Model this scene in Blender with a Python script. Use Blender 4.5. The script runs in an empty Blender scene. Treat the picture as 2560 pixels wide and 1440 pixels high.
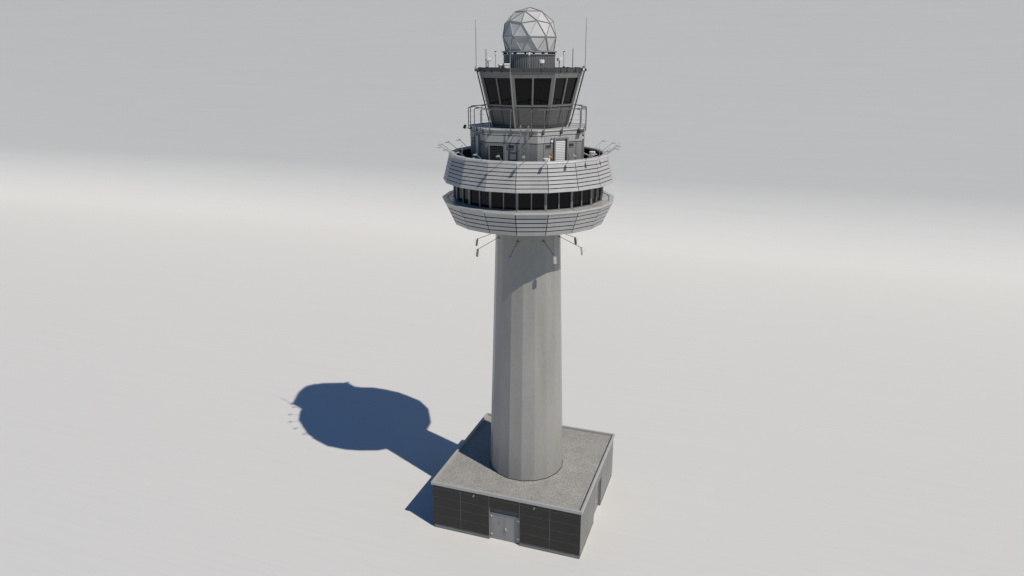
import bpy, math, random
from mathutils import Vector, Matrix
random.seed(7)
S = bpy.context.scene
COL = S.collection
rad = math.radians
PH = -7.818          # first vertex of the 18-sided rings, degrees from -Y towards +X
PSI = -17.82         # heading of the base building / backdrop
PH8 = -18.2          # control cab octagon
PH7 = 7.9            # deck heptagon

# ------------------------------------------------------------------ materials
def mat(name, col, rough=.6, metal=0., spec=.5, ior=1.5, noise=None, bump=None, speck=None):
    m = bpy.data.materials.new(name); m.use_nodes = True
    nt = m.node_tree; b = nt.nodes['Principled BSDF']
    b.inputs['Base Color'].default_value = (*col, 1)
    b.inputs['Roughness'].default_value = rough
    b.inputs['Metallic'].default_value = metal
    b.inputs['IOR'].default_value = ior
    b.inputs['Specular IOR Level'].default_value = spec
    tc = nt.nodes.new('ShaderNodeTexCoord')
    last = None
    def mapped(scale):
        mp = nt.nodes.new('ShaderNodeMapping'); mp.inputs['Scale'].default_value = scale
        nt.links.new(tc.outputs['Object'], mp.inputs['Vector']); return mp
    if noise:                       # list of (scale xyz, detail, amount)
        for sc, det, amt in noise:
            n = nt.nodes.new('ShaderNodeTexNoise'); n.inputs['Scale'].default_value = 1
            n.inputs['Detail'].default_value = det; n.inputs['Roughness'].default_value = .6
            nt.links.new(mapped(sc).outputs[0], n.inputs['Vector'])
            r = nt.nodes.new('ShaderNodeMapRange')
            r.inputs['From Min'].default_value = .3; r.inputs['From Max'].default_value = .7
            r.inputs['To Min'].default_value = 1-amt; r.inputs['To Max'].default_value = 1+amt
            nt.links.new(n.outputs['Fac'], r.inputs['Value'])
            if last is None: last = r.outputs[0]
            else:
                mu = nt.nodes.new('ShaderNodeMath'); mu.operation = 'MULTIPLY'
                nt.links.new(last, mu.inputs[0]); nt.links.new(r.outputs[0], mu.inputs[1]); last = mu.outputs[0]
    if speck:                       # (scale, lo, hi): gravel stones, each with its own grey
        v = nt.nodes.new('ShaderNodeTexVoronoi'); v.inputs['Scale'].default_value = speck[0]
        nt.links.new(tc.outputs['Object'], v.inputs['Vector'])
        sp = nt.nodes.new('ShaderNodeSeparateColor'); nt.links.new(v.outputs['Color'], sp.inputs[0])
        r = nt.nodes.new('ShaderNodeMapRange'); r.inputs['To Min'].default_value = speck[1]; r.inputs['To Max'].default_value = speck[2]
        nt.links.new(sp.outputs[0], r.inputs['Value'])
        if last is None: last = r.outputs[0]
        else:
            mu = nt.nodes.new('ShaderNodeMath'); mu.operation = 'MULTIPLY'
            nt.links.new(last, mu.inputs[0]); nt.links.new(r.outputs[0], mu.inputs[1]); last = mu.outputs[0]
        bp = nt.nodes.new('ShaderNodeBump'); bp.inputs['Strength'].default_value = .6; bp.inputs['Distance'].default_value = .03
        nt.links.new(v.outputs['Distance'], bp.inputs['Height']); bp.invert = True
        nt.links.new(bp.outputs[0], b.inputs['Normal'])
    if last is not None:
        mx = nt.nodes.new('ShaderNodeVectorMath'); mx.operation = 'SCALE'
        mx.inputs[0].default_value = col; nt.links.new(last, mx.inputs['Scale'])
        nt.links.new(mx.outputs[0], b.inputs['Base Color'])
    if bump:                        # (scale xyz, strength, distance)
        n = nt.nodes.new('ShaderNodeTexNoise'); n.inputs['Scale'].default_value = 1; n.inputs['Detail'].default_value = 6
        nt.links.new(mapped(bump[0]).outputs[0], n.inputs['Vector'])
        bp = nt.nodes.new('ShaderNodeBump'); bp.inputs['Strength'].default_value = bump[1]; bp.inputs['Distance'].default_value = bump[2]
        nt.links.new(n.outputs['Fac'], bp.inputs['Height']); nt.links.new(bp.outputs[0], b.inputs['Normal'])
    return m

M = {}
PAPER = (.68, .664, .626)
M['paper'] = mat('backdrop_paper', PAPER, .85, spec=.1, noise=[((.05, 3, 3), 6, .017), ((.004, .004, .01), 3, .012)])
M['concrete'] = mat('pale_concrete', (.30, .286, .260), .34, spec=.5, noise=[((.7, .7, .12), 5, .09), ((5, 5, 5), 6, .06), ((22, 22, 22), 3, .03)], bump=((12, 12, 12), .06, .01))
M['collar'] = mat('dark_sealant', (.04, .038, .035), .8)
M['gravel'] = mat('roof_gravel', (.345, .33, .30), .9, spec=.2, speck=(26, .6, 1.4), noise=[((.7, .7, .7), 5, .10)])
M['clad'] = mat('grey_metal_cladding', (.42, .41, .392), .5, metal=.0, noise=[((.9, .9, .9), 5, .06), ((7, 7, 7), 6, .07)])
M['cladback'] = mat('cladding_shadow_gap', (.010, .010, .010), .8)
M['trim'] = mat('light_grey_trim', (.50, .49, .465), .5, metal=.1, noise=[((1.2, 1.2, 1.2), 5, .07), ((9, 9, 9), 5, .06)])
M['ledge'] = mat('ledge_sheet', (.50, .485, .45), .35, metal=.2, noise=[((2, 2, 2), 6, .08)])
M['mull'] = mat('grey_mullion', (.21, .21, .212), .45, metal=.2)
M['glass'] = mat('dark_tinted_glass', (.004, .004, .004), .03, ior=1.26)
M['blockhi'] = mat('pale_wall_render', (.385, .375, .352), .75, spec=.3, noise=[((1.5, 1.5, 1.5), 5, .07), ((14, 14, 14), 5, .08)])
M['blocklo'] = mat('grey_wall_panel', (.225, .22, .207), .7, spec=.3, noise=[((1.5, 1.5, 1.5), 5, .07), ((14, 14, 14), 5, .08)])
M['seam'] = mat('dark_seam', (.03, .03, .032), .8)
M['dark'] = mat('dark_grey_metal', (.055, .054, .052), .5, metal=.1, noise=[((2, 2, 2), 4, .06)])
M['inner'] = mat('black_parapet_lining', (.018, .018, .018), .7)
M['cabwall'] = mat('cab_grey_panel', (.088, .087, .081), .45, noise=[((1.3, 1.3, 1.3), 5, .08), ((9, 9, 9), 5, .05)])
M['cabframe'] = mat('cab_frame_paint', (.155, .153, .145), .5, noise=[((2, 2, 2), 4, .05)])
M['post'] = mat('bright_corner_trim', (.55, .55, .54), .35, metal=.4)
M['pipe'] = mat('dark_pipe', (.05, .05, .05), .4, metal=.3)
M['galv'] = mat('galvanised_steel', (.30, .295, .28), .42, metal=.4)
M['steeldark'] = mat('dark_arm_steel', (.10, .10, .10), .45, metal=.4)
M['white'] = mat('white_plastic', (.72, .71, .68), .45, noise=[((4, 4, 4), 4, .04)])
M['headgrey'] = mat('pale_grey_housing', (.36, .355, .345), .5)
M['rail'] = mat('weathered_rail_steel', (.15, .148, .14), .4, metal=.3)
M['shutter'] = mat('white_slatted_shutter', (.58, .57, .55), .5)
M['red'] = mat('red_lens', (.17, .006, .010), .3)
M['yellow'] = mat('yellow_box_paint', (.42, .20, .012), .5)
M['black'] = mat('matt_black', (.008, .008, .008), .6)
M['cream'] = mat('cream_sheet_metal', (.66, .63, .55), .5)
M['panel'] = mat('glossy_black_panel', (.006, .006, .0058), .07, spec=.5, ior=1.55, noise=[((.6, .6, .6), 3, .08)])
M['joint'] = mat('panel_joint_grey', (.17, .17, .172), .5)
M['jointv'] = mat('panel_joint_cover', (.27, .27, .275), .45, metal=.3)
M['plinth'] = mat('plinth_concrete', (.17, .167, .16), .85, noise=[((.8, .8, 6), 6, .25), ((12, 12, 12), 5, .15)])
M['parapet'] = mat('parapet_flashing', (.40, .392, .375), .55, metal=.0, noise=[((1, 1, 1), 5, .05), ((20, 20, 20), 4, .05)])
M['door'] = mat('grey_steel_door', (.26, .257, .25), .45, metal=.15, noise=[((2, 2, 1), 5, .07), ((15, 15, 15), 4, .04)])
M['handle'] = mat('bright_metal', (.75, .74, .72), .3, metal=.6)
M['dome'] = mat('radome_membrane', (.52, .508, .488), .6, noise=[((1.2, 1.2, 1.2), 5, .06), ((10, 10, 10), 4, .03)])
M['strut'] = mat('radome_strut', (.34, .335, .32), .5, metal=.1)
M['corr'] = mat('corrugated_sheet', (.19, .192, .178), .45, metal=.25, noise=[((2, 2, .5), 5, .06)])

# ------------------------------------------------------------------ mesh builder
class MB:
    def __init__(s): s.v = []; s.f = []; s.m = []
    def face(s, idx, m=0): s.f.append(tuple(idx)); s.m.append(m)
    def add(s, pts): n = len(s.v); s.v += [tuple(p) for p in pts]; return n
    def quad(s, pts, m=0):
        n = s.add(pts); s.face(range(n, n+len(pts)), m)
    def hexa(s, p, m=0):            # 8 points: bottom 4 (ccw), top 4
        n = s.add(p)
        for q in ((3, 2, 1, 0), (4, 5, 6, 7), (0, 1, 5, 4), (1, 2, 6, 5), (2, 3, 7, 6), (3, 0, 4, 7)):
            s.face([n+i for i in q], m)
    def box(s, x0, x1, y0, y1, z0, z1, m=0, T=None):
        p = [(x0, y0, z0), (x1, y0, z0), (x1, y1, z0), (x0, y1, z0), (x0, y0, z1), (x1, y0, z1), (x1, y1, z1), (x0, y1, z1)]
        if T: p = [T @ Vector(q) for q in p]
        s.hexa(p, m)
    def tube(s, path, r, n=8, m=0, caps=True):
        path = [Vector(p) for p in path]; rings = []
        rr = r if isinstance(r, (list, tuple)) else [r]*len(path)
        up = Vector((0, 0, 1))
        for i, p in enumerate(path):
            d = (path[min(i+1, len(path)-1)]-path[max(i-1, 0)]).normalized()
            a = d.cross(up)
            if a.length < .05: a = d.cross(Vector((1, 0, 0)))
            a.normalize(); b = d.cross(a)
            rings.append(s.add([p+(a*math.cos(2*math.pi*k/n)+b*math.sin(2*math.pi*k/n))*rr[i] for k in range(n)]))
        for i in range(len(path)-1):
            for k in range(n):
                s.face((rings[i]+k, rings[i]+(k+1) % n, rings[i+1]+(k+1) % n, rings[i+1]+k), m)
        if caps:
            s.face([rings[0]+k for k in range(n)], m); s.face([rings[-1]+k for k in reversed(range(n))], m)
    def lathe(s, n, ph, prof, m=0, closed=False, cx=0, cy=0, caps=False):
        ids = []
        for R, z in prof:
            ids.append(s.add([(cx+R*math.sin(rad(ph+360*k/n)), cy-R*math.cos(rad(ph+360*k/n)), z) for k in range(n)]))
        L = len(prof)
        for i in range(L if closed else L-1):
            a, b = ids[i], ids[(i+1) % L]
            for k in range(n): s.face((a+k, a+(k+1) % n, b+(k+1) % n, b+k), m)
        if caps:
            s.face([ids[0]+k for k in reversed(range(n))], m); s.face([ids[-1]+k for k in range(n)], m)
    def build(s, name, mats, parent=None, smooth=False, loc=None, rz=0.):
        me = bpy.data.meshes.new(name)
        me.from_pydata(s.v, [], s.f); me.update()
        for mm in (mats if isinstance(mats, (list, tuple)) else [mats]): me.materials.append(M[mm])
        for p, i in zip(me.polygons, s.m): p.material_index = i; p.use_smooth = smooth
        import bmesh
        bm = bmesh.new(); bm.from_mesh(me); bmesh.ops.recalc_face_normals(bm, faces=bm.faces); bm.to_mesh(me); bm.free()
        o = bpy.data.objects.new(name, me); COL.objects.link(o)
        if parent: o.parent = parent
        if loc: o.location = loc
        o.rotation_euler.z = rz
        return o

def tag(o, label=None, cat=None, group=None, kind=None):
    if label: o['label'] = label
    if cat: o['category'] = cat
    if group: o['group'] = group
    if kind: o['kind'] = kind
    return o
def thing(name, label, cat, loc=(0, 0, 0), rz=0., group=None):
    o = bpy.data.objects.new(name, None); COL.objects.link(o)
    o.empty_display_size = .2; o.location = loc; o.rotation_euler.z = rz
    return tag(o, label, cat, group)
def dup(root, loc, rz, label):
    r = root.copy(); COL.objects.link(r); r.location = loc; r.rotation_euler.z = rz; r['label'] = label
    for ch in list(root.children):
        c = ch.copy(); COL.objects.link(c); c.parent = r
        for g in list(ch.children):
            d = g.copy(); COL.objects.link(d); d.parent = c
    return r
def partcopy(o, parent, rz):
    c = o.copy(); COL.objects.link(c); c.parent = parent; c.rotation_euler.z = rz
    for g in list(o.children):
        d = g.copy(); COL.objects.link(d); d.parent = c
    return c
def pol(R, a, z): return Vector((R*math.sin(rad(a)), -R*math.cos(rad(a)), z))
def FP(a, u, o, z):                 # point on a wall: normal heading a, along u, distance o from axis
    A = rad(a); return Vector((math.sin(A)*o+math.cos(A)*u, -math.cos(A)*o+math.sin(A)*u, z))
def FT(a):                          # local (u, -out, z) -> world
    return Matrix.Rotation(rad(a), 4, 'Z')
def arc(c, r, a0, a1, n, plane):    # points of an arc in a plane given by two unit vectors
    e1, e2 = Vector(plane[0]), Vector(plane[1])
    return [Vector(c)+e1*r*math.cos(rad(a0+(a1-a0)*i/n))+e2*r*math.sin(rad(a0+(a1-a0)*i/n)) for i in range(n+1)]

# ------------------------------------------------------------------ setting: floor and curved backdrop
b = MB(); b.quad([(-800, -300, 0), (500, -300, 0), (500, 62, 0), (-800, 62, 0)])
g = b.build('ground', 'paper', rz=rad(PSI)); tag(g, kind='structure')
Y1, CR, LEAN = 83.9, 15.0, 80
prof = [(62, 0), (Y1, 0)] + [(Y1+CR*math.sin(rad(i*LEAN/32)), CR-CR*math.cos(rad(i*LEAN/32))) for i in range(1, 33)]
ye, ze = prof[-1]
prof += [(ye+h*math.cos(rad(LEAN)), ze+h*math.sin(rad(LEAN))) for h in (6, 30, 65)]
b = MB()
for (y0, z0) in prof: b.add([(-800, y0, z0), (500, y0, z0)])
for i in range(len(prof)-1): b.face((2*i, 2*i+1, 2*i+3, 2*i+2))
g = b.build('sky', 'paper', smooth=True, rz=rad(PSI)); tag(g, kind='structure')

# ------------------------------------------------------------------ base building
BX, BY = .1617, .3965
bb = thing('base_building', 'low square base building with glossy black panel walls and gravel roof', 'building', (BX, BY, 0), rad(PSI))
XS = [-5.9, -3.61, -1.25, 1.2, 3.56, 5.9]
ZS = [.34, 1.19, 2.04, 2.83, 3.61, 3.92]
def side_wall(door, ang):
    m = MB(); T = Matrix.Rotation(rad(ang), 4, 'Z')
    e = 5.70 if ang % 180 == 0 else 5.66
    def bk(x0, x1, z0, z1): m.box(max(x0, -e), min(x1, e), -5.882, -5.58, z0, z1, 1, T)
    if door: bk(-6, -1.235, .34, 3.93); bk(1.185, 6, .34, 3.93); bk(-1.235, 1.185, 2.845, 3.93)
    else: bk(-6, 6, .34, 3.93)
    for i in range(5):
        for j in range(5):
            if door and i == 2 and ZS[j] < 2.8: continue
            hv, hh = .014, .006
            x0 = XS[i]+(hv if i else 0); x1 = XS[i+1]-(hv if i < 4 else 0)
            if i == 0: x0 += 0 if ang % 180 == 0 else .03
            if i == 4: x1 -= 0 if ang % 180 == 0 else .03
            z0 = ZS[j]+(hh if j else 0); z1 = ZS[j+1]-hh
            m.box(x0, x1, -5.90, -5.884, z0, z1, 0, T)
    for j in range(1, 5):           # horizontal joint strips
        for i in range(5):
            if door and i == 2 and j < 3: continue
            m.box(XS[i]+.016, XS[i+1]-.016, -5.8985, -5.8835, ZS[j]-.0055, ZS[j]+.0055, 1, T)
    for i in range(1, 5):           # vertical joint covers
        zb = 2.85 if (door and False) else .36
        m.box(XS[i]-.010, XS[i]+.010, -5.893, -5.883, zb, 3.92, 2, T)
    w = m.build('wall', ['panel', 'joint', 'jointv'], bb); return w
side_wall(True, 0); side_wall(True, 90); side_wall(False, 180); side_wall(False, 270)
m = MB(); m.box(-5.55, 5.55, -5.55, 5.55, .02, 3.94); m.build('light_block_core', 'dark', bb)  # unseen dark box added inside the walls to block light
# plinth, split by the two doorways
m = MB()
def pl(x0, x1, ang, T=None):
    T = Matrix.Rotation(rad(ang), 4, 'Z')
    m.hexa([T @ Vector(p) for p in ((x0, -5.86, 0), (x1, -5.86, 0), (x1, -5.60, 0), (x0, -5.60, 0), (x0, -5.86, .337), (x1, -5.86, .337), (x1, -5.60, .337), (x0, -5.60, .337))])
    m.hexa([T @ Vector(p) for p in ((x0, -5.885, 0), (x1, -5.885, 0), (x1, -5.862, 0), (x0, -5.862, 0), (x0, -5.885, .15), (x1, -5.885, .15), (x1, -5.862, .17), (x0, -5.862, .17))])
for ang, e in ((0, 5.885), (90, 5.58)):
    pl(-e, -1.235, ang); pl(1.185, e, ang)
pl(-5.885, 5.885, 180); pl(-5.58, 5.58, 270)
m.build('plinth', 'plinth', bb)
m = MB(); m.box(-5.82, 5.82, -5.82, 5.82, 3.942, 3.963); m.build('roof', 'gravel', bb)
m = MB(); n0 = []
for (R, z) in ((5.99, 3.915), (6.0, 3.93), (6.0, 4.15), (5.985, 4.163), (5.845, 4.163), (5.83, 4.15), (5.83, 3.93), (5.83, 3.915)):
    n0.append(m.add([(-R, -R, z), (R, -R, z), (R, R, z), (-R, R, z)]))
for i in range(8):
    a, c = n0[i], n0[(i+1) % 8]
    for k in range(4): m.face((a+k, a+(k+1) % 4, c+(k+1) % 4, c+k))
m.build('parapet', 'parapet', bb)
STROKES = ((-.50, 1.60, .10, .018), (-.50, 1.55, .10, .018), (-.50, 1.50, .10, .018), (-.545, 1.46, .018, .09), (-.455, 1.44, .018, .05), (-.50, 1.38, .08, .018), (-.46, 1.33, .018, .08), (-.51, 1.29, .09, .016), (-.56, 1.34, .02, .05), (-.72, 1.58, .05, .012), (-.72, 1.53, .06, .012), (-.74, 1.47, .012, .06), (-.70, 1.40, .05, .012))
def make_door(ang):
    T = Matrix.Rotation(rad(ang), 4, 'Z')
    def B(mm, x0, x1, y0, y1, z0, z1, k=0): mm.box(x0, x1, y0, y1, z0, z1, k, T)
    m = MB(); Y = -5.68
    for x0, x1 in ((-1.233, -1.10), (1.05, 1.183)): B(m, x0, x1, Y-.03, Y+.08, .0, 2.30)
    B(m, -1.233, 1.183, Y-.06, Y+.08, 2.30, 2.36); B(m, -1.233, -1.18, Y-.03, Y+.08, 2.36, 2.84); B(m, 1.13, 1.183, Y-.03, Y+.08, 2.36, 2.84)
    B(m, -1.23, 1.18, Y+.08, Y+.10, 0, 2.84, 1)
    d = m.build('door', ['door', 'seam'], bb)
    m = MB()
    for i in range(9):
        z = 2.37+i*.052; m.hexa([T @ Vector(p) for p in ((-1.18, Y-.02, z), (1.13, Y-.02, z), (1.13, Y+.05, z+.045), (-1.18, Y+.05, z+.045), (-1.18, Y-.02, z+.012), (1.13, Y-.02, z+.012), (1.13, Y+.05, z+.057), (-1.18, Y+.05, z+.057))])
    m.build('louvre', 'door', d)
    for x0, x1 in ((-1.085, -.04), (-.015, 1.035)):
        m = MB(); B(m, x0, x1, Y, Y+.05, .03, 2.28)
        B(m, x0, x0+.12, Y-.018, Y, .03, 2.28); B(m, x1-.12, x1, Y-.018, Y, .03, 2.28)
        B(m, x0+.12, x1-.12, Y-.018, Y, 2.14, 2.28); B(m, x0+.12, x1-.12, Y-.018, Y, .03, .20)
        if x0 < -.5 and ang == 0:       # worn stencil on the left leaf: short strokes in two upright lines
            for (x, z, w, h) in STROKES: B(m, x-w/2, x+w/2, Y-.003, Y+.001, z-h/2, z+h/2, 1)
        m.build('leaf', ['door', 'seam'], d)
    m = MB(); B(m, -.01, .10, Y-.06, Y-.022, 1.0, 1.18); m.tube([T @ Vector(p) for p in ((.04, Y-.07, 1.05), (.04, Y-.12, 1.05), (.20, Y-.12, 1.05))], .022); m.build('handle', 'handle', d)
    for x in ((-1.11, 1.06) if ang == 0 else ()):
        for z in (.45, 2.05):
            m = MB(); m.tube([T @ Vector((x, Y-.06, z-.07)), T @ Vector((x, Y-.06, z+.07))], .035); B(m, x-.07, x+.07, Y-.05, Y-.031, z-.05, z+.05); m.build('hinge', 'handle', d)
    return d
make_door(0); make_door(90)
c0, s0 = math.cos(rad(PSI)), math.sin(rad(PSI))
def BW(x, y, z): return (BX+c0*x-s0*y, BY+s0*x+c0*y, z)
for i, x in enumerate((-2.45, 2.38)):
    t = thing('wall_lamp', ('small bright wall lamp on black panels left of the double door', 'small bright wall lamp on black panels right of the double door')[i], 'wall lamp', BW(x, -5.9, 3.68), rad(PSI), 'wall lamps above the black front wall')
    m = MB(); m.box(-.05, .05, -.04, 0, -.05, .05); m.tube([(0, -.04, 0), (.02, -.14, .03)], .025); m.build('bracket', 'galv', t)
    m = MB(); m.tube([(-.03, -.16, -.05), (.05, -.16, .06)], [.06, .045], 12); m.build('lamp_head', 'galv', t)

# ------------------------------------------------------------------ tower
tw = thing('control_tower', 'tall grey airport control tower with tapered round shaft, clad gallery and glazed cab', 'control tower')
m = MB(); m.lathe(18, PH, [(2.962, 3.99), (2.355, 24.3)], caps=True); m.build('shaft', 'concrete', tw)
m = MB(); m.lathe(18, PH, [(3.0, 3.955), (3.0, 4.0), (2.93, 4.02), (2.9, 3.95)], closed=True); m.build('collar', 'collar', tw)

def cladding(name, prof, rows, gap_h, gap_v, lap, topcap=None):
    (R0, z0), (R1, z1) = prof       # bottom, top
    m = MB()
    def P(k, t, h, off):
        R = R0+(R1-R0)*h; z = z0+(z1-z0)*h
        A, Bv = pol(R, PH+20*k, z), pol(R, PH+20*(k+1), z)
        nrm = FP(PH+20*k+10, 0, 1, 0); 
        sl = Vector((nrm.x*(z1-z0), nrm.y*(z1-z0), -(R1-R0)*math.cos(rad(10)))).normalized()
        return A.lerp(Bv, t)+sl*off
    Lh = math.hypot(R1-R0, z1-z0)
    for k in range(18):
        w = 2*R0*math.sin(rad(10))
        m.quad([P(k, 0, 0.004, -.035), P(k, 1, 0.004, -.035), P(k, 1, .996, -.035), P(k, 0, .996, -.035)], 1)
        for j in range(rows):
            h0 = j/rows; h1 = (j+1)/rows
            if j: h0 += gap_h/Lh/2
            if j < rows-1: h1 -= gap_h/Lh/2
            t0 = gap_v/w/2; t1 = 1-t0
            o0, o1 = lap, 0
            m.hexa([P(k, t0, h0, o0), P(k, t1, h0, o0), P(k, t1, h0, -.03), P(k, t0, h0, -.03), P(k, t0, h1, o1), P(k, t1, h1, o1), P(k, t1, h1, -.03), P(k, t0, h1, -.03)], 0)
    return m.build(name, ['clad', 'cladback'], tw)
cladding('lower_cladding', ((5.457, 24.151), (6.175, 25.70)), 5, .085, .055, .010)
cladding('upper_cladding', ((6.111, 27.11), (5.655, 28.85)), 7, .055, .045, .018)
m = MB(); m.lathe(18, PH, [(2.30, 24.20), (5.40, 24.165), (5.40, 24.19), (2.30, 24.25)], closed=True); m.build('underside', 'blocklo', tw)
# ledge in front of the gallery windows
m = MB(); m.lathe(18, PH, [(6.13, 25.695), (6.215, 25.695), (6.235, 25.715), (6.235, 25.815), (6.21, 25.835), (5.90, 25.835), (5.88, 25.80), (5.30, 25.80), (5.30, 25.70)], closed=True)
for k in range(18):
    T = FT(PH+20*k); m.box(-.018, .018, -5.885, -5.42, 25.79, 25.806, 1, T)
m.lathe(18, PH, [(5.835, 25.803), (5.872, 25.803)], 1)
m.build('ledge', ['ledge', 'seam'], tw)
# gallery windows: one per side, two panes each
ap = 5.39*math.cos(rad(10)); hw = 5.39*math.sin(rad(10))
m = MB()
for x0, x1, o in ((-hw, -hw+.075, .0), (hw-.075, hw, .0)):
    m.hexa([(x0, -ap-.03, 25.80), (x1, -ap-.03, 25.80), (x1, -ap+.12, 25.80), (x0*.98, -ap+.12, 25.80), (x0, -ap-.03, 27.08), (x1, -ap-.03, 27.08), (x1, -ap+.12, 27.08), (x0*.98, -ap+.12, 27.08)])
m.box(-.035, .035, -ap-.02, -ap+.12, 25.80, 27.08)
m.box(-hw+.075, -.035, -ap-.01, -ap+.12, 25.80, 25.855); m.box(.035, hw-.075, -ap-.01, -ap+.12, 25.80, 25.855)
m.box(-hw+.075, -.035, -ap-.01, -ap+.12, 26.98, 27.08); m.box(.035, hw-.075, -ap-.01, -ap+.12, 26.98, 27.08)
win = m.build('window', 'mull', tw, rz=rad(PH+10))
panes = []
for x0, x1 in ((-hw+.075, -.035), (.035, hw-.075)):
    p = MB(); p.box(x0, x1, -ap+.075, -ap+.095, 25.855, 26.98); panes.append(p.build('pane', 'glass', win))
for k in range(1, 18): partcopy(win, tw, rad(PH+10+20*k))
m = MB(); m.lathe(18, PH, [(5.15, 25.81), (5.15, 27.09)]); m.build('gallery_core', 'black', tw)
m = MB(); m.lathe(18, PH, [(5.05, 27.085), (6.075, 27.085), (6.09, 27.105), (6.05, 27.16), (5.05, 27.16)], closed=True); m.build('soffit', 'mull', tw)
# parapet coping of the terrace
m = MB(); m.lathe(18, PH, [(5.62, 28.855), (5.672, 28.86), (5.685, 28.92), (5.655, 28.985), (5.58, 29.02), (5.36, 29.02), (5.30, 28.99), (5.28, 28.93), (5.28, 28.88), (5.55, 28.86)], closed=True)
m.build('coping', 'trim', tw)
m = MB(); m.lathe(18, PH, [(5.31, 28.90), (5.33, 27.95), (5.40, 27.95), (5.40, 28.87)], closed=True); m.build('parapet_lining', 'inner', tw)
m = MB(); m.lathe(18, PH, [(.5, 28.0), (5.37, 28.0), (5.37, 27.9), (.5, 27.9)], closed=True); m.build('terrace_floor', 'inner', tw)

# equipment block: seven sides
AP7 = 3.76; HW7 = AP7*math.tan(rad(180/7)); NA = [PSI+k*360/7 for k in range(7)]
m = MB(); R7 = AP7/math.cos(rad(180/7))
m.lathe(7, PH7, [(R7-.005, 28.0), (R7-.005, 29.965)], 1)
m.lathe(7, PH7, [(R7-.03, 29.965), (R7-.03, 30.015)], 2)
m.lathe(7, PH7, [(R7+.02, 30.015), (R7+.02, 30.445)], 0)
m.lathe(7, PH7, [(R7-.02, 30.445), (R7-.02, 30.49)], 2)
m.lathe(7, PH7, [(R7+.02, 30.49), (R7+.02, 30.772)], 0)
for (ra, rb, z) in ((-.005, -.03, 29.965), (-.03, .02, 30.015), (.02, -.02, 30.445), (-.02, .02, 30.49)):
    m.lathe(7, PH7, [(R7+ra, z), (R7+rb, z)], 2)
for i, a in enumerate(NA):
    T = FT(a)
    if i in (1, 6, 2, 5):
        for u in (-1.345, 1.32): m.box(u, u+.025, -AP7-.004, -AP7+.05, 28.0, 29.96, 2, T)
        m.box(-1.26, -1.245, -AP7-.024, -AP7+.02, 30.03, 30.44, 2, T); m.box(1.245, 1.26, -AP7-.024, -AP7+.02, 30.03, 30.44, 2, T)
m.build('block_wall', ['blockhi', 'blocklo', 'seam'], tw)
def shutter(a):
    T = FT(a); m = MB(); Y = -AP7
    for x0, x1 in ((-.55, -.45), (.49, .59)): m.box(x0, x1, Y-.15, Y+.05, 28.0, 30.24, 0, T)
    m.box(-.55, .59, Y-.15, Y+.05, 30.24, 30.33, 0, T)
    fr = m.build('shutter_door', 'blocklo', tw)
    m = MB(); n = 20; z0, z1 = 28.0, 30.24
    for i in range(n):
        za = z0+(z1-z0)*i/n; zb = z0+(z1-z0)*(i+1)/n
        m.hexa([T @ Vector(p) for p in ((-.45, Y-.05, za), (.40, Y-.05, za), (.40, Y-.012, za), (-.45, Y-.012, za), (-.45, Y-.018, zb-.022), (.40, Y-.018, zb-.022), (.40, Y-.012, zb), (-.45, Y-.012, zb))])
    m.build('slat_curtain', 'shutter', fr)
    m = MB(); m.box(.40, .49, Y-.03, Y-.012, 28.0, 30.24, 0, T); m.build('guide_rail', 'seam', fr)
    return fr
for i in (6, 1, 2): shutter(NA[i])
def vent(a, u, z, w=.45, h=.25):
    T = FT(a); m = MB(); Y = -AP7
    m.box(u-w/2, u-w/2+.035, Y-.035, Y+.03, z-h/2, z+h/2, 0, T); m.box(u+w/2-.035, u+w/2, Y-.035, Y+.03, z-h/2, z+h/2, 0, T)
    m.box(u-w/2+.035, u+w/2-.035, Y-.035, Y+.03, z-h/2, z-h/2+.035, 0, T); m.box(u-w/2+.035, u+w/2-.035, Y-.035, Y+.03, z+h/2-.035, z+h/2, 0, T)
    f = m.build('vent', 'mull', tw)
    m = MB(); m.box(u-w/2+.035, u+w/2-.035, Y-.012, Y+.02, z-h/2+.035, z+h/2-.035, 0, T); m.build('grille', 'seam', f)
for i in (6, 1, 2):
    vent(NA[i], -.97, 29.78); vent(NA[i], .90, 29.78)
vent(NA[0], -.01, 29.76)
# big louvre on the front side
T = FT(NA[0]); m = MB(); Y = -AP7
U0, U1, Z0, Z1 = -1.56, -.40, 28.72, 29.89
for p in (((U0, U1), (Z1-.10, Z1)), ((U0, U1), (Z0, Z0+.10))): m.box(p[0][0], p[0][1], Y-.16, Y+.02, p[1][0], p[1][1], 0, T)
for p in ((U0, U0+.085), (U1-.12, U1)): m.box(p[0], p[1], Y-.16, Y+.02, Z0+.10, Z1-.10, 0, T)
lv = m.build('louvre_vent', 'mull', tw)
m = MB()
for i in range(9):
    z = Z0+.12+i*.105
    m.hexa([T @ Vector(p) for p in ((U0+.085, Y-.13, z), (U1-.12, Y-.13, z), (U1-.12, Y-.03, z+.05), (U0+.085, Y-.03, z+.05), (U0+.085, Y-.13, z+.02), (U1-.12, Y-.13, z+.02), (U1-.12, Y-.03, z+.07), (U0+.085, Y-.03, z+.07))])
m.build('blade', 'dark', lv)
m = MB(); m.box(U0+.085, U1-.12, Y-.02, Y-.008, Z0+.10, Z1-.10, 0, T); m.build('duct', 'black', lv)
# deck around the cab
m = MB(); m.lathe(7, PH7, [(R7-.05, 30.77), (4.265, 30.775), (4.28, 30.81), (4.265, 30.85), (4.10, 30.86), (4.05, 30.84), (4.0, 30.82), (2.2, 30.82), (2.2, 30.70)], closed=True)
for a in NA:
    T = FT(a)
    for u in (-.9, 0, .9): m.box(u-.008, u+.008, -3.60, -2.85, 30.815, 30.8225, 1, T)
m.build('deck', ['trim', 'seam'], tw)

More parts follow.
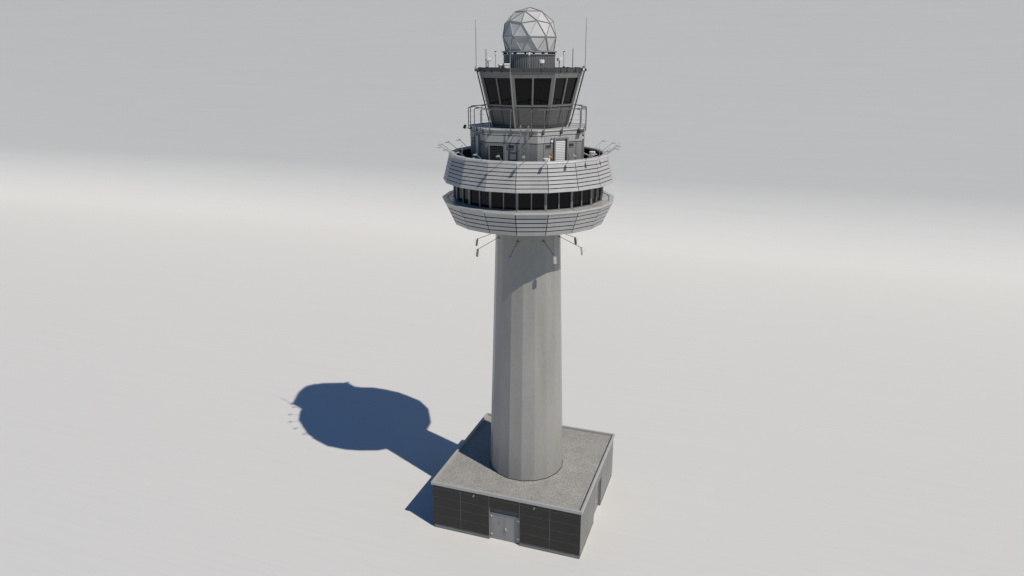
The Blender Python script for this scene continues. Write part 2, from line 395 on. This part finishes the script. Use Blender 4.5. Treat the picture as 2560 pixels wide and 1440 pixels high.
# ------------------------------------------------------------------ cab: octagon leaning outwards
def RC(z): return 2.79+(z-30.91)*(3.598-2.79)/(34.09-30.91)
CS, SN = math.cos(rad(22.5)), math.sin(rad(22.5)); SL = (3.598-2.79)/(34.09-30.91)*CS
NL = math.hypot(1, SL)
def CF(u, z, off):                  # face with normal -Y; off = distance out of the wall plane
    return Vector((u, -(RC(z)*CS)-off/NL, z-off*SL/NL))
def hwc(z): return RC(z)*SN
def slab(m, z0, z1, f0, f1, o0, o1, mi=0, abs0=None):
    # f: functions z -> u
    m.hexa([CF(f0(z0), z0, o1), CF(f1(z0), z0, o1), CF(f1(z0), z0, o0), CF(f0(z0), z0, o0), CF(f0(z1), z1, o1), CF(f1(z1), z1, o1), CF(f1(z1), z1, o0), CF(f0(z1), z1, o0)], mi)
Lw = .17
zT0, zT1, zG1, zH1 = 32.25, 32.36, 34.09, 34.50
L = lambda z: -hwc(z); R_ = lambda z: hwc(z); Li = lambda z: -hwc(z)+Lw; Ri = lambda z: hwc(z)-Lw
ml = lambda z: -.055; mr = lambda z: .055
m = MB()
slab(m, zT0, zG1, L, Li, -.10, .0); slab(m, zT0, zG1, Ri, R_, -.10, .0)
slab(m, zT0, zT1, Li, Ri, -.10, -.004); slab(m, zT1, zG1, ml, mr, -.10, .01)
slab(m, zG1, zH1, L, R_, -.10, .0)
cw = m.build('window', 'cabframe', tw, rz=rad(PH8+22.5))
for f0, f1 in ((Li, ml), (mr, Ri)):
    p = MB(); slab(p, zT1, zG1, f0, f1, -.095, -.075); p.build('pane', 'glass', cw)
m = MB()
slab(m, 31.06, zT0-.005, lambda z: -hwc(z)+.05, lambda z: -hwc(z)+.20, -.10, .0)
slab(m, 31.06, zT0-.005, lambda z: hwc(z)-.20, lambda z: hwc(z)-.05, -.10, .0)
slab(m, 31.06, zT0-.06, lambda z: -hwc(z)+.245, lambda z: -.03, -.10, -.022)
slab(m, 31.06, zT0-.06, lambda z: .03, lambda z: hwc(z)-.245, -.10, -.022)
slab(m, 30.82, 31.06, L, R_, -.10, -.03, 1)
slab(m, 30.82, zT0, lambda z: -hwc(z)+.03, lambda z: hwc(z)-.03, -.16, -.105, 2)
cp_ = m.build('cab_panel', ['cabwall', 'dark', 'seam'], tw, rz=rad(PH8+22.5))
for k in range(1, 8):
    partcopy(cw, tw, rad(PH8+22.5+45*k)); partcopy(cp_, tw, rad(PH8+22.5+45*k))
m = MB(); m.lathe(8, PH8, [(RC(31)-.30, 31.0), (RC(34.3)-.30, 34.3)], caps=True); m.build('cab_core', 'black', tw)
# bright corner trims
for k in (-1, 0, 1, 2, 3, 4, 5, 6):
    m = MB(); a = PH8+45*k
    if k in (-1, 2, 3, 5): m.tube([pol(RC(30.95)+.035, a, 30.95), pol(RC(34.47)+.035, a, 34.47)], .045, 8)
    else: m.tube([pol(RC(30.95)-.02, a, 30.95), pol(RC(34.47)-.02, a, 34.47)], .03, 8)
    m.build('corner_trim', 'post' if k in (-1, 2, 3, 5) else 'cabframe', tw)
# fascia and roof
m = MB(); m.lathe(8, PH8, [(3.50, 34.485), (3.765, 34.485), (3.79, 34.50), (3.805, 34.70), (3.785, 34.715), (3.66, 34.715), (3.64, 34.66), (.5, 34.675), (.5, 34.56), (3.50, 34.52)], closed=True)
for k in range(8):
    T = FT(PH8+22.5+45*k); apo = 3.80*CS
    for u in ((-.95, -.30, .62) if k % 2 else (-.62, .52)):
        m.box(u-.022, u+.022, -apo-.03, -apo+.03, 34.46, 34.715, 1, T); m.box(u-.022, u+.022, -apo-.02, -apo+.10, 34.44, 34.484, 1, T)
    m.tube([T @ Vector((-.75, -3.35, 34.70)), T @ Vector((-.75, -3.35, 34.745))], .10, 10, 1); m.tube([T @ Vector((.75, -3.35, 34.70)), T @ Vector((.75, -3.35, 34.745))], .10, 10, 1)
m.build('roof', ['dark', 'seam'], tw)
for k in (-1, 0, 2, 4):
    a = PH8+45*k; m = MB(); T = FT(a)
    pts = [pol(RC(34.50)+.19, a, 34.50), pol(RC(31.2)+.19, a, 31.2), pol(RC(31.0)+.16, a, 31.0), pol(RC(30.95)-.05+.16, a, 30.86)]
    m.tube(pts, .045, 10)
    if k != 0: m.box(-.13, .13, -4.02, -3.78, 34.50, 34.68, 0, T)
    for z in (31.3, 32.6, 33.8): m.box(-.012, .012, -(RC(z)+.19), -(RC(z)-.02), z-.012, z+.012, 0, T)
    m.build('downpipe', 'galv' if k == 0 else 'pipe', tw)

# ------------------------------------------------------------------ railing on the deck
rl = thing('deck_railing', 'tubular metal railing with bent posts round the deck below the cab', 'railing', (0, 0, 30.7))
RR = 4.09; AR = RR*math.cos(rad(180/7)); zR = 32.13-30.7
m = MB(); pts = [pol(RR, PH7+360/7*k, zR) for k in range(8)]
for k in range(7): m.tube([pts[k], pts[k+1]], .032, 8)
m.build('top_rail', 'rail', rl)
for z in (31.05, 31.42, 31.78):
    m = MB(); q = [pol(RR+.22, PH7+360/7*k, z-30.7) for k in range(8)]
    for k in range(7): m.tube([q[k], q[k+1]], .0045, 5)
    m.build('cable', 'rail', rl)
proto = None
for a in NA:
    for u in (-1.45, .02, 1.45):
        if proto is None:
            m = MB(); oP = 3.99; zt = zR-.05
            path = [(0, -oP, -.05), (0, -oP, zt-.12)] + [Vector(p) for p in arc((0, -oP+.12, zt-.12), .12, 180, 90, 5, ((0, 1, 0), (0, 0, 1)))] + [(0, -AR, zt)]
            m.tube(path, .030, 8)
            m.tube([(0, -oP, -.05), (0, -oP+.05, -.12), (0, -oP+.17, -.12), (0, -AP7, -.08)], .028, 8)
            m.tube([(0, -AP7-.05, -.09), (0, -AP7, -.09)], .085, 12)
            m.box(-.02, .02, -oP+.10, -oP+.16, -.12, .16)
            proto = m.build('post', 'rail', rl); po = proto; me = proto.data
        else:
            po = proto.copy(); COL.objects.link(po); po.parent = rl
        A = rad(a); po.rotation_euler.z = A; po.location = (math.cos(A)*u, math.sin(A)*u, 0)

# ------------------------------------------------------------------ ladder
t = thing('ladder', 'steel ladder with hooped tops leaning on the front of the equipment block', 'ladder', tuple(FP(NA[0], 1.0, AP7+.38, 28.0)), rad(NA[0]))
for u in (-.27, .27):
    m = MB(); top = 31.02-28.0
    m.tube([(u, 0, 0), (u, 0, top)] + arc((u, .14, top), .14, 180, 0, 8, ((0, 1, 0), (0, 0, 1)))[1:] + [(u, .28, 30.84-28.0)], .026, 8)
    m.build('stile', 'galv', t)
for z in (29.05, 29.54, 30.01, 30.49):
    m = MB(); m.tube([(-.27, 0, z-28.0), (.27, 0, z-28.0)], .02, 8); m.build('rung', 'galv', t)
for z in (28.57,):
    m = MB(); m.tube([(-.27, 0, z-28.0), (.27, 0, z-28.0)], .02, 8); m.build('rung', 'galv', t)
m = MB()
for u in (-.27, .27): m.tube([(u, 0, 2.47), (u, .37, 2.47)], .018, 6)
m.build('wall_tie', 'galv', t)

# ------------------------------------------------------------------ radome
ra = thing('radome', 'faceted geodesic radome ball on a corrugated drum on the cab roof', 'radome', (0, 0, 34.66))
Z0 = 34.66; zc = 36.70-Z0; RD = 1.85
import bmesh
def icoverts():
    V = [Vector((0, 0, 1))]; e = math.atan(.5)
    for k in range(5): V.append(Vector((math.cos(e)*math.sin(rad(PSI+72*k)), -math.cos(e)*math.cos(rad(PSI+72*k)), math.sin(e))))
    for k in range(5): V.append(Vector((math.cos(e)*math.sin(rad(PSI+36+72*k)), -math.cos(e)*math.cos(rad(PSI+36+72*k)), -math.sin(e))))
    V.append(Vector((0, 0, -1)))
    F = []
    for k in range(5):
        k2 = (k+1) % 5
        F += [(0, 1+k, 1+k2), (1+k, 6+k, 1+k2), (1+k2, 6+k, 6+k2), (11, 6+k2, 6+k)]
    return V, F
V, F = icoverts(); vs = [v*RD for v in V]; cache = {}; tris = []
def mid(i, j):
    k = (min(i, j), max(i, j))
    if k not in cache: vs.append(((vs[i]+vs[j])/2).normalized()*RD); cache[k] = len(vs)-1
    return cache[k]
for a, b2, c in F:
    ab, bc, ca = mid(a, b2), mid(b2, c), mid(c, a)
    tris += [(a, ab, ca), (b2, bc, ab), (c, ca, bc), (ab, bc, ca)]
bm = bmesh.new(); bv = [bm.verts.new(v+Vector((0, 0, zc))) for v in vs]
for tr in tris: bm.faces.new([bv[i] for i in tr])
cut = 35.79-Z0
bmesh.ops.bisect_plane(bm, geom=bm.verts[:]+bm.edges[:]+bm.faces[:], plane_co=(0, 0, cut), plane_no=(0, 0, 1), clear_inner=True)
bmesh.ops.recalc_face_normals(bm, faces=bm.faces)
edges = [(e.verts[0].co.copy(), e.verts[1].co.copy()) for e in bm.edges]
me = bpy.data.meshes.new('shell'); bm.to_mesh(me); bm.free(); me.materials.append(M['dome'])
o = bpy.data.objects.new('shell', me); COL.objects.link(o); o.parent = ra
m = MB()
for a, b2 in edges:
    if abs(a.z-cut) < .01 and abs(b2.z-cut) < .01: continue
    C = Vector((0, 0, zc)); mid_ = ((a+b2)/2-C).normalized(); d = (b2-a).normalized(); sd = d.cross(mid_)
    w, h = .015, .055
    pts = []
    for p in (a, b2):
        for (x, y) in ((-w, -.02), (w, -.02), (w, h), (-w, h)): pts.append(p+sd*x+mid_*y)
    m.hexa([pts[0], pts[1], pts[2], pts[3], pts[4], pts[5], pts[6], pts[7]])
m.build('strut_frame', 'strut', ra)
m = MB(); m.lathe(64, 0, [(1.55, 35.70-Z0), (1.86, 35.70-Z0), (1.905, 35.72-Z0), (1.905, 35.755-Z0), (1.80, 35.80-Z0), (1.55, 35.80-Z0)], closed=True); m.build('base_ring', 'galv', ra, smooth=False)
m = MB(); m.lathe(64, 0, [(1.5, 35.52-Z0), (1.80, 35.52-Z0), (1.825, 35.535-Z0), (1.825, 35.57-Z0), (1.78, 35.60-Z0), (1.5, 35.60-Z0)], closed=True); m.build('drum_ring', 'galv', ra)
for k in range(8):
    m = MB(); T = FT(10+45*k); m.box(-.05, .05, -1.80, -1.55, 35.60-Z0, 35.70-Z0, 0, T); m.build('support_block', 'dark', ra)
m = MB(); N = 72; prof = []
for k in range(N):
    a = 360/N*k; w = 360/N
    for da, R in ((0, 1.765), (.42*w, 1.765), (.5*w, 1.725), (.92*w, 1.725)): prof.append((a+da, R))
ids = [m.add([pol(R, a, z) for a, R in prof]) for z in (0.0, 35.52-Z0)]
n = len(prof)
for k in range(n): m.face((ids[0]+k, ids[0]+(k+1) % n, ids[1]+(k+1) % n, ids[1]+k))
m.build('drum', 'corr', ra)

# ------------------------------------------------------------------ floodlights on bent arms, terrace rim
def flood_proto(name, label, cat, group, joint, base_w, up):
    t = thing(name, label, cat, group=group)
    J = Vector(joint)
    m = MB(); m.tube([(0, 0, 0), J], .019, 8); m.tube([J+Vector((-.06, 0, 0)), J+Vector((.06, 0, 0))], .035, 8); m.build('arm', 'steeldark' if not up else 'galv', t)
    m = MB(); m.box(-.07, .07, -.05, .06, -.05, .03); m.build('bracket', 'steeldark', t)
    m = MB()
    if up:
        T = Matrix.Translation(J) @ Matrix.Rotation(rad(10), 4, 'X')
        m.box(-.095, .095, -.27, -.04, -.035, .0, 0, T); m.box(-.08, .08, -.25, -.06, -.045, -.036, 1, T)
        h = m.build('lamp_head', ['headgrey', 'mull'], t)
        m = MB(); m.tube([J, J+Vector((0, -.07, .16)), J+Vector((0, -.14, .21)), J+Vector((0, -.19, .16)), J+Vector((0, -.20, -.03))], .0035, 5); m.build('cable', 'steeldark', t)
    else:
        T = Matrix.Translation(J) @ Matrix.Rotation(rad(-8), 4, 'X')
        m.box(-.125, .125, -.045, .025, -.54, -.05, 0, T); m.box(-.105, .105, .026, .034, -.50, -.09, 1, T)
        m.box(-.05, .05, -.03, .03, -.05, .03, 0, T)
        h = m.build('lamp_head', ['headgrey', 'dark'], t)
        m = MB(); m.tube([J, J+Vector((0, -.14, .03)), J+Vector((0, -.30, -.06)), J+Vector((0, -.32, -.17)), J+Vector((0, -.20, -.30)), J+Vector((0, -.10, -.34))], .004, 5); m.build('cable', 'steeldark', t)
    return t
ORD = ['first', 'second', 'third', 'fourth', 'fifth', 'sixth', 'seventh', 'eighth', 'ninth', 'tenth', 'eleventh', 'twelfth', 'thirteenth', 'fourteenth', 'fifteenth', 'sixteenth', 'seventeenth', 'eighteenth']
angs = [-122.8+15*k for k in range(17)]
p0 = None
for i, a in enumerate(angs):
    lab = 'slim floodlight on an arm on the terrace rim, %s from its far left end' % ORD[i]
    loc = tuple(pol(5.50, a, 28.97))
    if p0 is None:
        p0 = flood_proto('floodlight', lab, 'floodlight', 'floodlights on arms along the terrace rim', (0, -.71, .51), .1, True); p0.location = loc; p0.rotation_euler.z = rad(a)
    else: dup(p0, loc, rad(a), lab)
p0 = None
LL = ['far left floodlight under the gallery, its arm running back behind the shaft', 'left side floodlight under the gallery, dark plate seen edge on', 'front left floodlight under the gallery, dark blue plate against the shaft', 'front right floodlight under the gallery, white plate against the shaft', 'right side floodlight under the gallery, pale plate seen edge on', 'far right floodlight under the gallery, its arm running back behind the shaft']
for i, a in enumerate((-107.8, -62.8, -17.8, 27.2, 72.2, 117.2)):
    loc = tuple(pol(2.40, a, 23.0))
    if p0 is None:
        p0 = flood_proto('hanging_floodlight', LL[i], 'floodlight', 'floodlights on arms round the top of the shaft', (0, -1.63, -.70), .1, False); p0.location = loc; p0.rotation_euler.z = rad(a)
    else: dup(p0, loc, rad(a), LL[i])

# ------------------------------------------------------------------ things on the cab roof
ZR = 34.68
def whip(loc, h, label):
    t = thing('whip_antenna', label, 'antenna', loc, group='tall whip antennas at the roof corners')
    m = MB(); m.tube([(0, 0, -.15), (0, 0, h*.83)], .022, 8); m.build('mast', 'galv', t)
    m = MB(); m.tube([(0, 0, h*.83), (0, 0, h)], .015, 6); m.build('tip', 'galv', t)
whip(tuple(pol(3.95, PH8-45, 34.68)), 3.04, 'tall thin whip antenna at the left corner of the cab roof')
whip(tuple(pol(3.90, PH8, 34.68)), 3.2, 'tall thin whip antenna rising in front of the radome')
whip(tuple(pol(3.93, PH8+90, 34.68)), 3.22, 'tall thin whip antenna at the right corner of the cab roof')
def obs(loc, h, label):
    t = thing('obstruction_light', label, 'warning light', loc, group='red topped warning lights on poles')
    m = MB(); m.tube([(0, 0, 0), (0, 0, h-.28)], .018, 8); m.build('pole', 'galv', t)
    m = MB(); m.tube([(0, 0, h-.28), (0, 0, h-.22)], [.03, .065], 12); m.tube([(0, 0, h-.22), (0, 0, h-.07)], .062, 12); m.build('housing', 'white', t)
    m = MB(); m.tube([(0, 0, h-.07), (0, 0, h-.01), (0, 0, h+.01)], [.062, .058, .03], 12); m.build('lens', 'red', t)
obs((-2.27, -1.0, ZR), 1.10, 'red topped warning light on a pole left of the radome')
obs((-.01, -3.0, ZR), 1.08, 'red topped warning light on a pole in front of the radome')
obs((2.34, -.5, ZR), 1.10, 'red topped warning light on a pole right of the radome')
def drum(loc, r, h, z, label, rz=0, name='drum_antenna'):
    t = thing(name, label, 'antenna', loc, rz, group='white drum antennas on short posts')
    m = MB(); m.tube([(0, 0, 0), (0, 0, z)], .028, 8); m.tube([(0, -.02, z), (-.10, -.02, z-.18), (-.08, 0, z-.32), (0, 0, z-.4)], .014, 6); m.build('post', 'galv', t)
    m = MB(); m.lathe(28, 0, [(r-.02, z-.01), (r, z+.01), (r, z+h-.02), (r-.03, z+h)], caps=True); m.build('drum', 'white', t)
drum((-2.80, -.5, ZR), .20, .20, .47, 'white drum antenna beside the lattice mast on the cab roof')
drum((.79, -2.6, ZR), .19, .22, .33, 'white drum antenna in front of the corrugated drum')
drum((2.04, -.5, ZR), .18, .20, .48, 'white drum antenna right of the corrugated drum, on a post with a hanging cable')
def lattice(loc, h, w, label, m1='galv', name='lattice_mast', group='slim lattice masts'):
    t = thing(name, label, 'mast', loc, group=group)
    m = MB()
    for x, y in ((-w, 0), (w, 0), (0, w*1.6)): m.tube([(x, y, 0), (x, y, h)], .009, 6)
    m.build('leg_frame', m1, t)
    m = MB(); n = max(4, int(h/.17))
    for i in range(n):
        z0, z1 = h*i/n, h*(i+1)/n
        for (a, b2) in (((-w, 0), (w, 0)), ((w, 0), (0, w*1.6)), ((0, w*1.6), (-w, 0))):
            m.tube([(a[0], a[1], z0), (b2[0], b2[1], z1)], .004, 5)
    m.build('bracing', m1, t)
lattice((-2.94, -.5, ZR), 1.25, .05, 'slim lattice mast at the left of the cab roof')
t = thing('pole_antenna', 'plain grey pole antenna near the right end of the cab roof', 'antenna', (3.0, .5, ZR))
m = MB(); m.tube([(0, 0, 0), (0, 0, .9)], .032, 8); m.build('base_tube', 'galv', t)
m = MB(); m.tube([(0, 0, .9), (0, 0, 1.29)], .024, 8); m.build('rod', 'steeldark', t)
for i, (x, y, w, h, lab) in enumerate(((-1.86, -1.75, .19, .20, 'grey roof cabinet behind the cream one, left of the corrugated drum'), (-1.52, -1.95, .22, .25, 'cream roof cabinet with overhanging lid left of the corrugated drum'))):
    t = thing('roof_cabinet', lab, 'cabinet', (x, y, ZR), rad(20), 'cabinets on the cab roof')
    m = MB(); m.box(-w*.8, w*.8, -w*.8, w*.8, 0, h); m.build('body', 'cream' if i else 'mull', t)
    m = MB(); m.hexa([(-w, -w, h), (w, -w, h), (w, w, h), (-w, w, h), (-w*.9, -w*.9, h+.06), (w*.9, -w*.9, h+.06), (w*.9, w*.9, h+.06), (-w*.9, w*.9, h+.06)]); m.build('lid', 'white', t)
for i, (loc, lab) in enumerate(((pol(3.95, PH8+84, 34.54), 'red capped beacon on the right end of the roof fascia'), (pol(4.0, PH8-45, 34.62), 'red capped beacon on the left end of the roof fascia'))):
    t = thing('corner_beacon', lab, 'warning light', tuple(loc), group='beacons on the roof fascia')
    k = 1. if i == 0 else .6
    m = MB(); m.tube([(0, 0, 0), (0, 0, .18*k)], .065*k, 12); m.build('housing', 'white', t)
    m = MB(); m.tube([(0, 0, .18*k), (0, 0, .25*k), (0, 0, .29*k)], [.07*k, .07*k, .04*k], 12); m.build('lens', 'red', t)
t = thing('dome_camera', 'small dark dome camera on the right part of the roof edge', 'camera', (2.30, -1.6, ZR))
m = MB(); m.tube([(0, 0, 0), (0, 0, .05)], .07, 12); m.build('mount', 'dark', t)
m = MB(); m.lathe(16, 0, [(.085, .05), (.085, .08), (.06, .13), (.02, .15)], caps=True); m.build('bubble', 'black', t, smooth=True)

# ------------------------------------------------------------------ things on the equipment block walls
def block_flood(a, u, z, label, out, tilt, w, l):
    t = thing('block_floodlight', label, 'floodlight', tuple(FP(a, u, AP7, z)), rad(a), 'large floodlights on the equipment block')
    m = MB(); m.tube([(0, 0, 0), (0, -out, .03)], .02, 8); m.box(-.07, .07, -.05, .0, -.09, .09); m.build('arm', 'steeldark', t)
    m = MB(); T = Matrix.Translation((0, -out, .05)) @ Matrix.Rotation(rad(tilt), 4, 'X'); m.box(-w, w, -.10, .0, -l*.3, l*.7, 0, T); m.box(-w*.85, w*.85, -.13, -.10, -l*.24, l*.6, 1, T); m.build('lamp_head', ['dark', 'black'], t)
block_flood(NA[6], -1.55, 30.62, 'dark floodlight sticking out to the left of the equipment block', .45, -25, .12, .28)
block_flood(NA[1], 1.50, 30.64, 'dark floodlight on the right corner of the equipment block, casting a slanted shadow', .16, 78, .15, .36)
def alarm(a, u, z, label):
    t = thing('wall_beacon', label, 'warning light', tuple(FP(a, u, AP7+.02, z)), rad(a), 'red and white wall beacons')
    m = MB(); m.box(-.055, .055, -.10, 0, 0, .15); m.build('housing', 'white', t)
    m = MB(); m.tube([(0, -.05, .15), (0, -.05, .22), (0, -.05, .25)], [.062, .062, .03], 12); m.build('lens', 'red', t)
alarm(NA[1], -.74, 30.06, 'red and white wall beacon beside the white slatted shutter')
alarm(NA[6], .52, 30.04, 'wall beacon in the shade beside the left hand shutter')
alarm(NA[2], -1.55, 30.12, 'red wall beacon on the far right edge of the block')
for a, u, lab in ((NA[1], -.69, 'yellow call box beside the white slatted shutter'), (NA[6], .56, 'yellow call box in the shade beside the left hand shutter')):
    t = thing('call_box', lab, 'call box', tuple(FP(a, u, AP7, 28.97)), rad(a), 'yellow call boxes by the shutters')
    m = MB(); m.box(-.062, .062, -.10, 0, 0, .31); m.build('housing', 'yellow', t)
    m = MB(); m.box(-.02, .02, -.106, -.101, .05, .12); m.box(-.02, .02, -.106, -.101, .18, .25); m.build('button', 'black', t)

# ------------------------------------------------------------------ things standing on the terrace
def at(R, a, z=28.0): return tuple(pol(R, a, z))
drum(at(4.95, 13.5), .24, .30, .86, 'white drum antenna on the terrace in front of the white shutter', rad(13))
drum(at(4.6, 97), .22, .27, .70, 'white drum antenna against the dark parapet at the right end of the terrace')
lattice(at(4.75, 31), 1.55, .07, 'short dark lattice mast on the terrace right of the white shutter', 'steeldark')
lattice(at(4.6, 44), 2.05, .10, 'pale lattice mast on the terrace by the right corner of the block')
t = thing('mast_pole', 'thin straight pole rising from the right of the terrace rim', 'pole', at(5.45, 61, 28.98))
m = MB(); m.tube([(0, 0, 0), (0, 0, .72)], .014, 8); m.build('rod', 'galv', t)
m = MB(); m.tube([(0, 0, 0), (0, 0, .05)], .06, 10); m.build('foot', 'steeldark', t)
t = thing('terrace_post', 'grey post with a slotted top at the left of the terrace', 'post', at(4.85, -72))
m = MB(); m.tube([(0, 0, 0), (0, 0, 1.32)], .045, 8); m.build('tube', 'galv', t)
m = MB(); m.tube([(0, 0, 1.32), (0, 0, 1.62)], .028, 8); m.tube([(0, 0, 1.42), (0, 0, 1.46)], .045, 8); m.build('top', 'white', t)
t = thing('pipe_rail', 'bent pipe rail with a pale bar at the right end of the terrace', 'rail')
m = MB(); m.tube([pol(4.3, 84, 28.0), pol(4.3, 84, 28.72), pol(5.0, 62, 28.72), pol(5.0, 62, 28.0)], .03, 8); m.build('hoop', 'galv', t)
m = MB(); m.tube([pol(3.95, 103, 28.86), pol(4.9, 66, 28.84)], .04, 8); m.build('bar', 'white', t)
t = thing('cable_bar', 'pale slanted bar in the dark left end of the terrace', 'bar')
m = MB(); m.tube([pol(5.25, -50, 28.80), pol(4.2, -60, 28.88)], .035, 8); m.build('tube', 'trim', t)
m = MB(); m.tube([pol(4.2, -60, 28.88), pol(4.2, -60, 28.0)], .03, 8); m.build('leg', 'trim', t)

# ------------------------------------------------------------------ light, camera, render
SD = Vector((.4802, -.4216, .762)).normalized()
el = math.asin(SD.z); az = math.atan2(SD.x, SD.y)
w = bpy.data.worlds.new('World'); S.world = w; w.use_nodes = True
nt = w.node_tree; bg = nt.nodes['Background']
sk = nt.nodes.new('ShaderNodeTexSky'); sk.sky_type = 'NISHITA'; sk.sun_disc = False
sk.sun_elevation = el; sk.sun_rotation = az; sk.air_density = 1.0; sk.dust_density = 0; sk.ozone_density = 4.0; sk.altitude = 2500
hs = nt.nodes.new('ShaderNodeHueSaturation'); hs.inputs['Saturation'].default_value = 1.35
nt.links.new(sk.outputs[0], hs.inputs['Color']); nt.links.new(hs.outputs[0], bg.inputs['Color']); bg.inputs['Strength'].default_value = .07
sl = bpy.data.lights.new('sun', 'SUN'); sl.energy = 3.55; sl.angle = rad(.5); sl.color = (1, .945, .855)
so = bpy.data.objects.new('sun', sl); COL.objects.link(so); so.rotation_euler = SD.to_track_quat('Z', 'Y').to_euler(); so.location = SD*80
cam = bpy.data.cameras.new('camera'); cam.lens = 25.0; cam.sensor_width = 36; cam.clip_end = 2000
co = bpy.data.objects.new('camera', cam); COL.objects.link(co); S.camera = co
co.location = (0, -51.16, 35.15); co.rotation_euler = (rad(90-17.70575), 0, rad(1.330133))
S.view_settings.view_transform = 'Standard'; S.view_settings.look = 'None'; S.view_settings.exposure = 0; S.view_settings.gamma = 1
S.render.engine = 'CYCLES'; S.cycles.max_bounces = 8; S.cycles.diffuse_bounces = 5
